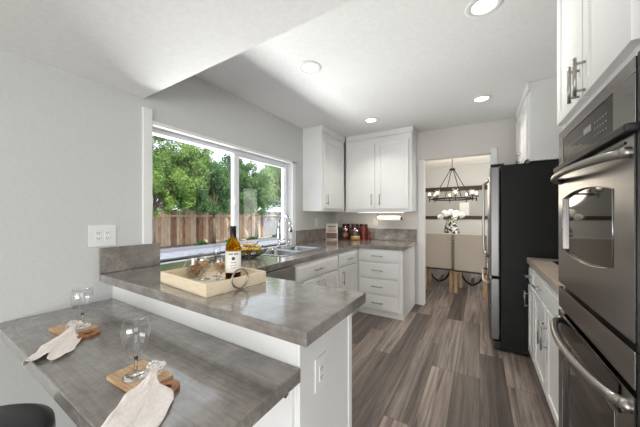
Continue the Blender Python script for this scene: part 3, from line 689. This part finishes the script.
# napkins: cloth gathered through a beaded ring
def napkin(loc, rz, L, W, seed, label, tail, sag):
    rnd = random.Random(seed); ph = [rnd.uniform(0, 6) for _ in range(8)]
    t = thing('napkin', loc, label, 'napkin', rz)
    def fn(u, v):
        s = u * (L + tail) - tail; q = (v - .5) * 2
        k = min(1, max(0, s / (L * .62))); k = k * k * (3 - 2 * k)
        if s < 0: k = .3 * min(1, -s / tail)
        half = .011 + (W / 2 - .011) * k
        y = half * (q + .16 * math.sin(2.2 * PI * q + ph[0]) * (.4 + .6 * k)) + .012 * k * math.sin(11 * s + ph[1])
        tip = (math.cos(1.15 * PI * (abs(q) - .55)) - .55) * .075
        x = s + (tip + .012 * math.sin(2.3 * q + ph[2])) * k * (1 if s > 0 else -.3)
        pleat = 1 - abs(math.sin(1.3 * PI * q + ph[4] + 5 * s)) ** .7
        pleat = .65 * pleat + .35 * (1 - abs(math.sin(3.1 * PI * q + ph[5] - 9 * s)) ** .8)
        am = .012 + .020 * k * (1 - .3 * k)
        core = .030 * math.exp(-(s / .055) ** 2)
        if s < 0: core = .030 + (-s) * .1
        crk = .0035 * math.sin(55 * s + 6 * q + ph[5]) * math.sin(4 * q + 30 * s + ph[6]) * (.3 + k)
        edge = 1 - .55 * abs(q) ** 4
        z = core + am * pleat * edge + .004 + crk + (.008 * k * (1 - abs(q)))
        lift = .0155 / (1 + math.exp((s - sag) / .005)) if s > 0 else .0155
        return (x, y, max(z, lift, .0025))
    mb = MB(); mb.grid(fn, 70, 48); mb.build('cloth', 'napkin_cloth', t, 0, True, .0012)
    mb = MB()
    for i in range(14):
        a = 2 * PI * i / 14; mb.ball((0, .021 * math.cos(a), .040 + .021 * math.sin(a)), .0062, 6)
    mb.build('beaded_ring', 'clear_glass', t, 0, True)
    return t
napkin((-1.615, .435, BZ), math.radians(-33), .24, .125, 3, 'crumpled pink white napkin lying by the board nearest the wall', .04, .085)
napkin((-.935, .46, BZ), math.radians(-46), .27, .145, 8, 'pink white napkin with beaded ring draped off the foreground board', .03, .15)

# bar stool
bs = thing('bar_stool', (-1.19, .075, 0), 'black padded stool tucked at the corner of the bar table', 'stool')
MB().lathe([(0, .60), (.155, .60), (.188, .612), (.20, .64), (.197, .668), (.172, .684), (.08, .689), (0, .69)], 40).build('seat', 'black_leather', bs, 0, True)
for k in range(4):
    a = PI / 4 + k * PI / 2
    MB().tube([(.12 * math.cos(a), .12 * math.sin(a), .601), (.17 * math.cos(a), .17 * math.sin(a), 0)], .012, 10).build('leg', 'black_iron', bs, 0, True)
MB().tube([(.155 * math.cos(a), .155 * math.sin(a), .2) for a in [2 * PI * i / 32 for i in range(32)]], .008, 8, True).build('foot_ring', 'black_iron', bs, 0, True)

# ============================================================ FRUIT BOWL
fb = thing('fruit_bowl', (-1.79, 1.68, .921), 'black wire fruit bowl on the worktop by the window', 'bowl')
mb = MB()
for k in range(20):
    a = 2 * PI * k / 20; mb.tube([(r * math.cos(a), r * math.sin(a), z) for r, z in ((.06, .012), (.10, .02), (.145, .045), (.17, .08))], .003, 6)
for r, z in ((.06, .012), (.12, .033), (.17, .08)): mb.tube([(r * math.cos(a), r * math.sin(a), z) for a in [2 * PI * i / 32 for i in range(32)]], .003, 6, True)
mb.tube([(.07 * math.cos(a), .07 * math.sin(a), .004) for a in [2 * PI * i / 32 for i in range(32)]], .004, 6, True)
for k in range(4): a = PI / 2 * k; mb.tube([(.07 * math.cos(a), .07 * math.sin(a), .004), (.06 * math.cos(a), .06 * math.sin(a), .012)], .003, 6)
mb.build('wire_basket', 'wire_black', fb, 0, True)
def banana(dx, dy, dz, rz, lab):
    mb = MB(); pts = []; rs = []
    for i in range(11):
        t = i / 10 - .5; a = t * 1.5; pts.append((.10 * math.sin(a), 0, .10 * (1 - math.cos(a)))); rs.append(.017 * max(.25, 1 - (abs(t) * 2) ** 5))
    mb.tube(pts, rs, 8); o = mb.build('banana', 'banana', None, 0, True); o.location = (-1.79 + dx, 1.68 + dy, .921 + dz); o.rotation_euler = (.35, 0, rz)
    mb = MB(); mb.tube([pts[-1], (pts[-1][0] + .008, 0, pts[-1][2] + .014)], .0045, 6); mb.build('stalk', 'ink', o)
    tag(o, lab, 'banana', 'bananas in the fruit bowl')
banana(.03, -.085, .082, .35, 'yellow banana at the front of the wire bowl'); banana(.075, .0, .075, 1.15, 'yellow banana on the right side of the wire bowl'); banana(.0, .015, .105, .75, 'yellow banana on top of the fruit pile')
for nm, mt, x, y, z, r, lab in (('pear', 'pear', -.06, -.04, .055, .036, 'green pear at the left of the wire bowl'), ('apple', 'apple', -.045, .05, .055, .036, 'red apple at the back of the wire bowl'), ('pear', 'pear', .045, .075, .06, .034, 'green pear at the far right of the wire bowl'), ('apple', 'apple', -.02, -.09, .066, .034, 'orange red apple at the near side of the wire bowl')):
    mb = MB(); mb.lathe([(0, -r * .85), (r * .5, -r * .95), (r * .95, -r * .3), (r, .1 * r), (r * .75, r * .7), (r * .3, r * (1.1 if nm == 'pear' else .92)), (0, r * (1.3 if nm == 'pear' else .8))], 16)
    o = mb.build(nm, mt, None, 0, True); o.location = (-1.79 + x, 1.68 + y, .921 + z); mb = MB(); mb.tube([(0, 0, r * .8), (.003, 0, r * 1.55)], .002, 6); mb.build('stalk', 'bark', o); tag(o, lab, nm)

# ============================================================ BACK COUNTER ITEMS
bk = thing('cookbook', (-1.99, 3.60, .921), 'cream cookbook with a food photo propped against the corner', 'book', math.radians(22)); bk.rotation_euler = (-.2, 0, math.radians(22))
MB().box(-.095, .095, 0, .022, .004, .26).build('cover', 'label_paper', bk, .002)
pc = MB().box(-.085, .085, -.001, 0, .02, .11).build('cover_photo', 'photo_brown', bk)
MB().lathe([(0, 0), (.04, 0), (.042, .001), (0, .001)], 20).build('dish', 'photo_pink', pc)
MB().box(-.07, .07, -.0012, 0, .125, .165).build('cover_picture', 'photo_pink', bk)
mb = MB()
for k in range(7): mb.box(-.065 + k * .019, -.053 + k * .019, -.0012, 0, .20, .225)
for k in range(5): mb.box(-.045 + k * .019, -.035 + k * .019, -.0012, 0, .178, .19)
mb.build('cover_title', 'ink', bk)
bpy.data.objects.remove(pc.children[0])
def jar(loc, r, h, fill, fh, lid, label):
    t = thing('glass_jar', loc, label, 'jar')
    prof = [(0, 0), (r * .9, 0), (r, .01), (r, h * .8), (r * .8, h * .92), (r * .8, h)]; inn = [(max(a - .003, 0), max(b, .004)) for a, b in prof]; 
    MB().lathe(prof + inn[::-1], 24).build('vessel', 'stemware', t, 0, True)
    MB().lathe([(0, .005), (r * .93, .005), (r * .94, fh), (0, fh + .004)], 20).build('contents', fill, t, 0, True)
    MB().lathe([(0, h + .002), (r * .88, h + .002), (r * .9, h + .018), (r * .35, h + .035), (.012, h + .04), (.014, h + .055), (0, h + .06)], 24).build('lid', lid, t, 0, True)
jar((-1.84, 3.78, .921), .062, .15, 'tea_red', .105, 'chrome', 'glass jar of red brown contents beside the cookbook')
jar((-1.65, 3.75, .921), .078, .135, 'pasta', .062, 'chrome', 'wide glass jar of yellow pasta with a glass lid')
cn = thing('canister', (-1.735, 3.93, .921), 'dark red canister behind and between the two glass jars', 'canister')
can1 = cn
MB().lathe([(0, 0), (.058, 0), (.06, .01), (.06, .215), (0, .215)], 24).build('body', 'jar_red', cn, 0, False); MB().lathe([(0, .2155), (.063, .2155), (.063, .245), (0, .245)], 24).build('lid', 'black_gloss', cn, 0, False)
dup(can1, (-1.90, 3.93, .921), 0, 'dark red canister behind the cookbook and left jar'); dup(can1, (-1.585, 3.93, .921), 0, 'dark red canister right behind the pasta jar')
cn = thing('pepper_mill', (-1.48, 3.90, .921), 'short dark red wooden mill at the right end of the jars', 'mill')
MB().lathe([(0, 0), (.028, 0), (.03, .02), (.02, .05), (.022, .09), (.028, .11), (0, .115)], 20).build('body', 'jar_red', cn, 0, True); MB().ball((0, 0, .128), .016).build('knob', 'jar_red', cn, 0, True)

# ============================================================ DINING ROOM
bx0 = bx('wall_plank', 'dark_plank', (-2.1, 2.0, 6.965, 6.999, 1.89, 1.99), None, .003); tag(bx0, 'upper dark brown plank across the dining room wall', 'plank', 'dark planks on the dining wall')
bx0 = bx('wall_plank', 'dark_plank', (-2.1, 2.0, 6.965, 6.999, 1.215, 1.295), None, .003); tag(bx0, 'lower dark brown plank across the dining room wall', 'plank', 'dark planks on the dining wall')
bx0 = bx('wall_panel', 'grey_wall', (-2.1, 2.0, 6.985, 6.999, 1.296, 1.889)); tag(bx0, 'pale grey panel between the two dark planks', 'panel')
cv = thing('white_rectangle', (-.31, 6.984, 1.46), 'small plain white rectangle on the grey dining room panel', 'picture')  # plain white rectangle set on the grey panel
MB().box(-.10, .10, -.02, 0, -.15, .15).build('frame', 'trim_white', cv, .004); MB().box(-.085, .085, -.022, -.02, -.135, .135).build('white_sheet', 'paper_white', cv)
def dining_chair(loc, rz, label):
    t = thing('dining_chair', loc, label, 'chair', rz, 'linen dining chairs')
    mb = MB(); mb.box(-.235, .235, -.04, .04, .38, 1.0); mb.build('backrest', 'linen', t, .02)
    mb = MB(); mb.box(-.225, .225, .041, .48, .38, .49); mb.build('seat', 'linen', t, .02)
    for x, y in ((-.205, -.005), (.205, -.005), (-.19, .44), (.19, .44)): MB().box(x - .02, x + .02, y - .02, y + .02, 0, .38).build('leg', 'oak_leg', t, .003)
    mb = MB()
    for k in range(16): mb.ball((-.222 + k * .0296, -.040, .380), .0145, 5)
    for k in range(21):
        for x in (-.23, .23): mb.ball((x, -.040, .40 + k * .0285), .012, 5)
    mb.build('nailhead_trim', 'bronze', t, 0, True)
    return t
ch = dining_chair((-.63, 5.0, 0), 0, 'left linen dining chair with nailhead trim seen through the doorway')
dup(ch, (-.14, 4.93, 0), math.radians(-4), 'right linen dining chair with nailhead trim beside the refrigerator')
dt = thing('dining_table', (-.4, 5.95, 0), 'wood topped dining table with curved black metal base', 'table')
MB().box(-.95, .95, -.5, .5, .73, .77).build('table_top', 'light_wood', dt, .005)
for s in (-1, 1):
    for q in (-1, 1):
        mb = MB(); x = s * .28
        mb.tube([(x + q * .22 * math.sin(PI * t) ** .5 * (1 - .25 * t) if 0 < t < 1 else x + q * .02, -.3 + 0 * t, .01 + .715 * t) for t in [i / 14 for i in range(15)]], .018, 8); mb.build('leg', 'black_iron', dt, 0, True)
    mb = MB(); mb.box(s * .28 - .03, s * .28 + .03, -.35, .35, .0, .012); mb.build('foot_bar', 'black_iron', dt)
vs = thing('flower_vase', (-.47, 5.72, .77), 'round glass vase of white flowers on the dining table', 'vase')
MB().lathe([(0, 0), (.09, 0), (.12, .04), (.145, .16), (.13, .30), (.09, .40), (.10, .43), (.094, .43), (.084, .40), (.12, .30), (.135, .16), (0, .02)], 28).build('vessel', 'vase_pattern', vs, 0, True)
mb = MB()
for k in range(9):
    a = 2.4 * k; mb.tube([(.02 * math.cos(a), .02 * math.sin(a), .10), (.05 * math.cos(a), .05 * math.sin(a), .42), (.16 * math.cos(a), .09 * math.sin(a), .47)], .004, 6)
mb.build('stems', 'stem_green', vs, 0, True)
mb = MB()
for k in range(14):
    a = 2.4 * k; c0 = Vector((.16 * math.cos(a), .12 * math.sin(a), .46 + .03 * (k % 3))); d0 = Vector((math.cos(a), math.sin(a), .3)) * .09; w0 = Vector((-math.sin(a), math.cos(a), 0)) * .022
    mb.bm.faces.new(mb._v([c0 - d0 * .5, c0 + w0, c0 + d0, c0 - w0]))
mb.build('leaves', 'stem_green', vs)
rf = random.Random(4)
for k, (fx, fy, fz) in enumerate(((-.20, -.02, .50), (-.09, -.08, .56), (.05, -.06, .50), (.17, -.03, .54), (.08, .06, .58), (-.13, .07, .58), (-.02, .0, .60))):
    c = Vector((fx, fy, fz)); mb = MB()
    for j in range(30):
        d = Vector((rf.gauss(0, 1), rf.gauss(0, 1), rf.gauss(0, 1))).normalized(); mb.ball(c + d * .045, .017, 5)
    mb.build('bloom', 'petal', vs, 0, True)
# chandelier
cd = thing('chandelier', (-.45, 5.6, 1.60), 'round dark iron chandelier with glass shades in the dining room', 'light')
RR = .36
MB().tube([(RR * math.cos(a), RR * math.sin(a), .02) for a in [2 * PI * i / 48 for i in range(48)]], .014, 8, True).build('ring', 'black_iron', cd, 0, True)
MB().lathe([(0, .57), (.05, .57), (.055, .59), (.03, .61), (0, .61)], 20).build('hub', 'black_iron', cd, 0, True)
for k in range(4):
    a = 2 * PI * k / 4 + .5; MB().tube([(RR * math.cos(a), RR * math.sin(a), .02), (.035 * math.cos(a), .035 * math.sin(a), .58)], .007, 8).build('support_rod', 'black_iron', cd, 0, True)
mb = MB()
z = .61
k = 0
while z < .865:
    A = [(.012 * math.cos(t) * (1 if k % 2 else 0), .012 * math.cos(t) * (0 if k % 2 else 1), z + .018 * math.sin(t)) for t in [2 * PI * i / 10 for i in range(10)]]
    mb.tube(A, .003, 5, True); z += .028; k += 1
mb.build('chain', 'black_iron', cd, 0, True)
MB().lathe([(0, .879), (.06, .879), (.06, .865), (.02, .85), (0, .85)], 20).build('canopy', 'black_iron', cd, 0, True)
for k in range(8):
    a = 2 * PI * k / 8 + .2; x, y = (RR + .045) * math.cos(a), (RR + .045) * math.sin(a)
    mb = MB(); mb.tube([(RR * math.cos(a), RR * math.sin(a), .02), (x, y, .02)], .007, 6); mb.tube([(x, y, -.03), (x, y, .06)], .009, 8); mb.lathe([(0, .055), (.035, .055), (.035, .065), (0, .065)], 16, (x, y, 0))
    arm = mb.build('light_arm', 'black_iron', cd, 0, False)
    MB().lathe([(.036, .066), (.038, .18), (.036, .18), (.034, .066)], 20, (x, y, 0), True).build('glass_shade', 'stemware', arm, 0, True)
    MB().ball((x, y, .125), .019, 10, (1, 1, 1.4)).build('bulb', 'bulb_glow', arm, 0, True)
d = bpy.data.lights.new('chandelier_light', 'POINT'); d.energy = 22; d.shadow_soft_size = .3; d.color = (1, .88, .72)
o = bpy.data.objects.new('chandelier_light', d); C.objects.link(o); o.location = (-.44, 5.6, 1.72)

# ============================================================ OUTDOORS
GZ = -.2
g = bx('patio', 'concrete', (-10.9, -2.30, -8, 22, GZ - .3, GZ)); struct(g, 'pale concrete patio outside the window', 'ground')
g = bx('garden_bed', 'mulch', (-16, -10.9, -8, 30, GZ - .3, GZ + .005)); struct(g, 'dark planting bed in front of the fence', 'ground')
g = bx('lawn', 'lawn', (-12.75, -12.4, 11.2, 17.5, GZ + .005, GZ + .03)); tag(g, 'sunlit patch of pale lawn beyond the right window', 'lawn')
g = bx('garden_kerb', 'curb', (-10.98, -10.86, -6, 22, GZ + .006, GZ + .14)); tag(g, 'low grey kerb edging the planting bed', 'kerb')
g = bx('ground_beyond', 'mulch', (-60, -16, -30, 60, GZ - .3, GZ)); struct(g, 'ground beyond the fence', 'ground')
fe = thing('wooden_fence', (-13, 9, GZ), 'tall weathered board fence across the garden', 'fence')
rnd = random.Random(2); off = fe.location
mbs = {k: MB(off) for k in ('fence_a', 'fence_b', 'fence_c', 'fence_weathered')}
y = -2
while y < 30:
    k = 'fence_weathered' if y > 12.6 and rnd.random() < .8 else rnd.choice(['fence_a', 'fence_b', 'fence_b', 'fence_c'])
    mbs[k].box(-13.02 - rnd.random() * .02, -13, y, y + .14, GZ + .006, GZ + 1.78 + rnd.uniform(-.015, .015)); y += .15
for k, mb in mbs.items(): mb.build('boards', k, fe)
yy = -1
while yy < 30: bx('post', 'fence_c', (-12.998, -12.90, yy, yy + .1, GZ + .006, GZ + 1.84), fe, .003, off); yy += 2.4
MB(off).box(-12.998, -12.95, -2, 30, GZ + 1.45, GZ + 1.54).build('rail', 'fence_b', fe)
def tree(loc, th, label, lm, clusters, n, ls, bark='bark', lean=(0, 0), tr_=.10, droop=0, seed=1):
    if loc[0] > -13: loc = (loc[0] - 1.0, loc[1] * 1.06, loc[2]); clusters = [(a - 1.0, b * 1.06, c, d) for a, b, c, d in clusters]
    n = int(n * 2.3); ls *= .8
    t = thing('garden_tree', loc, label, 'tree'); r = random.Random(seed); base = Vector(loc)
    mb = MB(); mb.tube([(0, 0, 0), (lean[0] * .4, lean[1] * .4, th * .5), (lean[0], lean[1], th)], [tr_, tr_ * .75, tr_ * .5], 10); mb.build('trunk', bark, t, 0, True)
    mb = MB()
    for (cx, cy, cz, cr) in clusters:
        e = Vector((cx, cy, cz)) - base; s_ = Vector((lean[0], lean[1], th * .92)); m_ = (s_ + e) / 2 + Vector((r.uniform(-.2, .2), r.uniform(-.2, .2), 0)); mb.tube([s_, m_, e], [tr_ * .45, tr_ * .3, tr_ * .12], 6)
    mb.build('branches', bark, t, 0, True)
    mb = MB(); vol = sum(c[3] ** 2 for c in clusters)
    for (cx, cy, cz, cr) in clusters:
        blobs = [(Vector((cx, cy, cz)) - base + Vector((r.gauss(0, 1), r.gauss(0, 1), r.gauss(0, .9))).normalized() * cr * r.uniform(.35, .95), cr * r.uniform(.22, .42)) for _ in range(16)]
        for i in range(int(n * cr ** 2 / vol)):
            bc, br = r.choice(blobs); p = bc + Vector((r.gauss(0, 1), r.gauss(0, 1), r.gauss(0, 1))).normalized() * br * r.random() ** .4
            if droop: p.z -= droop * r.random() ** 2
            a = Vector((r.gauss(0, 1), r.gauss(0, 1), r.gauss(0, 1) - droop * 2)).normalized(); b2 = a.cross(Vector((r.gauss(0, 1), r.gauss(0, 1), r.gauss(0, 1)))).normalized()
            L_ = ls * r.uniform(.7, 1.3); W_ = L_ * (.45 if not droop else .22); mid = p + a * L_ * .5
            v = [mb.bm.verts.new(q) for q in (p, mid + b2 * W_ * .5, p + a * L_, mid - b2 * W_ * .5)]; mb.bm.faces.new(v)
    me = bpy.data.meshes.new('foliage'); mb.bm.to_mesh(me); mb.bm.free(); o = bpy.data.objects.new('foliage', me); C.objects.link(o); me.materials.append(M[lm]); o.parent = t
    return t
tree((-10.3, 5.2, GZ + .005), 1.9, 'leafy bright green tree with dark trunk at the left of the window', 'leaf_bright', [(-10.3, 5.2, 3.2, 1.1), (-10.2, 4.2, 3.0, 1.1), (-10.4, 6.3, 3.0, 1.0), (-10.3, 5.6, 4.4, 1.0), (-10.3, 4.4, 4.3, 1.0), (-10.5, 6.2, 2.2, .8), (-10.3, 5.0, 2.1, .8), (-10.4, 6.9, 3.9, .9), (-10.2, 4.4, 1.9, .7), (-10.4, 5.9, 1.75, .55), (-10.6, 7.2, 4.8, .8)], 15000, .13, seed=1)
tree((-10.9, 8.3, GZ + .005), 1.7, 'rounded green tree in front of the fence in the middle of the window', 'leaf_mid', [(-10.8, 7.5, 2.7, 1.05), (-10.9, 8.5, 2.4, .95), (-11.0, 8.0, 3.5, .9), (-10.8, 7.0, 3.7, .8), (-10.8, 6.9, 2.1, .7), (-10.9, 8.9, 3.3, .7), (-10.8, 7.9, 1.75, .5), (-10.9, 9.1, 1.8, .5)], 12000, .13, seed=2)
tree((-10.7, 11.0, GZ + .03), 2.0, 'bushy mid green tree at the left of the right window pane', 'leaf_mid', [(-10.7, 10.6, 2.4, .9), (-10.8, 10.2, 3.2, .9), (-11.0, 11.4, 3.4, .8), (-11.0, 10.4, 4.2, .7), (-10.8, 11.2, 1.9, .6), (-10.8, 10.1, 1.9, .6)], 9000, .13, seed=3)
tree((-11.2, 13.6, GZ + .006), 3.0, 'pale weeping tree with a light leaning trunk at the right of the window', 'leaf_pale', [(-11.2, 13.2, 4.4, 1.4), (-11.2, 14.8, 4.2, 1.5), (-11.4, 14.2, 5.4, 1.4), (-11.2, 12.3, 3.8, 1.0), (-11.0, 15.6, 3.4, 1.0)], 13000, .2, 'bark_pale', (-.1, .8), .11, .9, seed=4)
tree((-17, 11.0, GZ), 3.0, 'distant dark green tree rising behind the fence left of the gap of sky', 'leaf_dark', [(-17, 10.5, 3.2, 2.0), (-17.5, 12.6, 3.0, 1.8), (-17, 8.5, 3.6, 1.9)], 9000, .24, seed=5)
tree((-19, 20.0, GZ), 3.5, 'distant green tree rising behind the far right of the fence', 'leaf_mid', [(-19, 19.5, 3.6, 2.3), (-19, 22.5, 4.2, 2.6), (-19, 17, 3.4, 1.9)], 8000, .28, seed=6)
tree((-20, 12.5, GZ), 3.5, 'distant dull green tree behind the fence between the two panes', 'leaf_dark', [(-20, 11.5, 4.0, 2.6), (-20, 15.5, 4.2, 2.4), (-20, 14, 2.2, 2.2)], 8000, .28, seed=8)
tree((-18, 5.5, GZ), 3.0, 'distant dark tree behind the fence at the far left', 'leaf_dark', [(-18, 5.5, 4.2, 2.3), (-18, 3, 4.6, 2.2), (-18, 7.5, 5.2, 1.8)], 8000, .24, seed=7)
def shrub(loc, r0, label, lm, seed):
    mb = MB(); r = random.Random(seed)
    for i in range(420):
        d = Vector((r.gauss(0, 1), r.gauss(0, 1), abs(r.gauss(0, .8)))).normalized(); p = d * r0 * r.random() ** .4; p.z *= .75
        a = (d + Vector((r.gauss(0, .6), r.gauss(0, .6), .4))).normalized(); b2 = a.cross(Vector((r.gauss(0, 1), r.gauss(0, 1), r.gauss(0, 1)))).normalized(); L_ = .12
        v = [mb.bm.verts.new(q) for q in (p, p + a * L_ * .5 + b2 * .025, p + a * L_, p + a * L_ * .5 - b2 * .025)]; mb.bm.faces.new(v)
    mb.bm.normal_update(); o = mb.build('garden_shrub', lm, None); o.location = loc; tag(o, label, 'shrub')
for i, (y_, r0, lm, lab) in enumerate(((6.6, .3, 'leaf_dark', 'low dark shrub by the kerb below the left tree'), (8.0, .28, 'leaf_mid', 'low green shrub by the kerb below the middle tree'), (9.4, .3, 'leaf_dark', 'dark shrub by the kerb behind the wine bottle'), (11.2, .3, 'leaf_mid', 'green shrub at the kerb behind the fruit bowl'), (13.2, .3, 'leaf_dark', 'dark shrub behind the faucet'), (15.2, .3, 'leaf_pale', 'pale shrub right of the faucet'))):
    shrub((-11.45, y_ * 1.18, GZ + .006), r0, lab, lm, 20 + i)
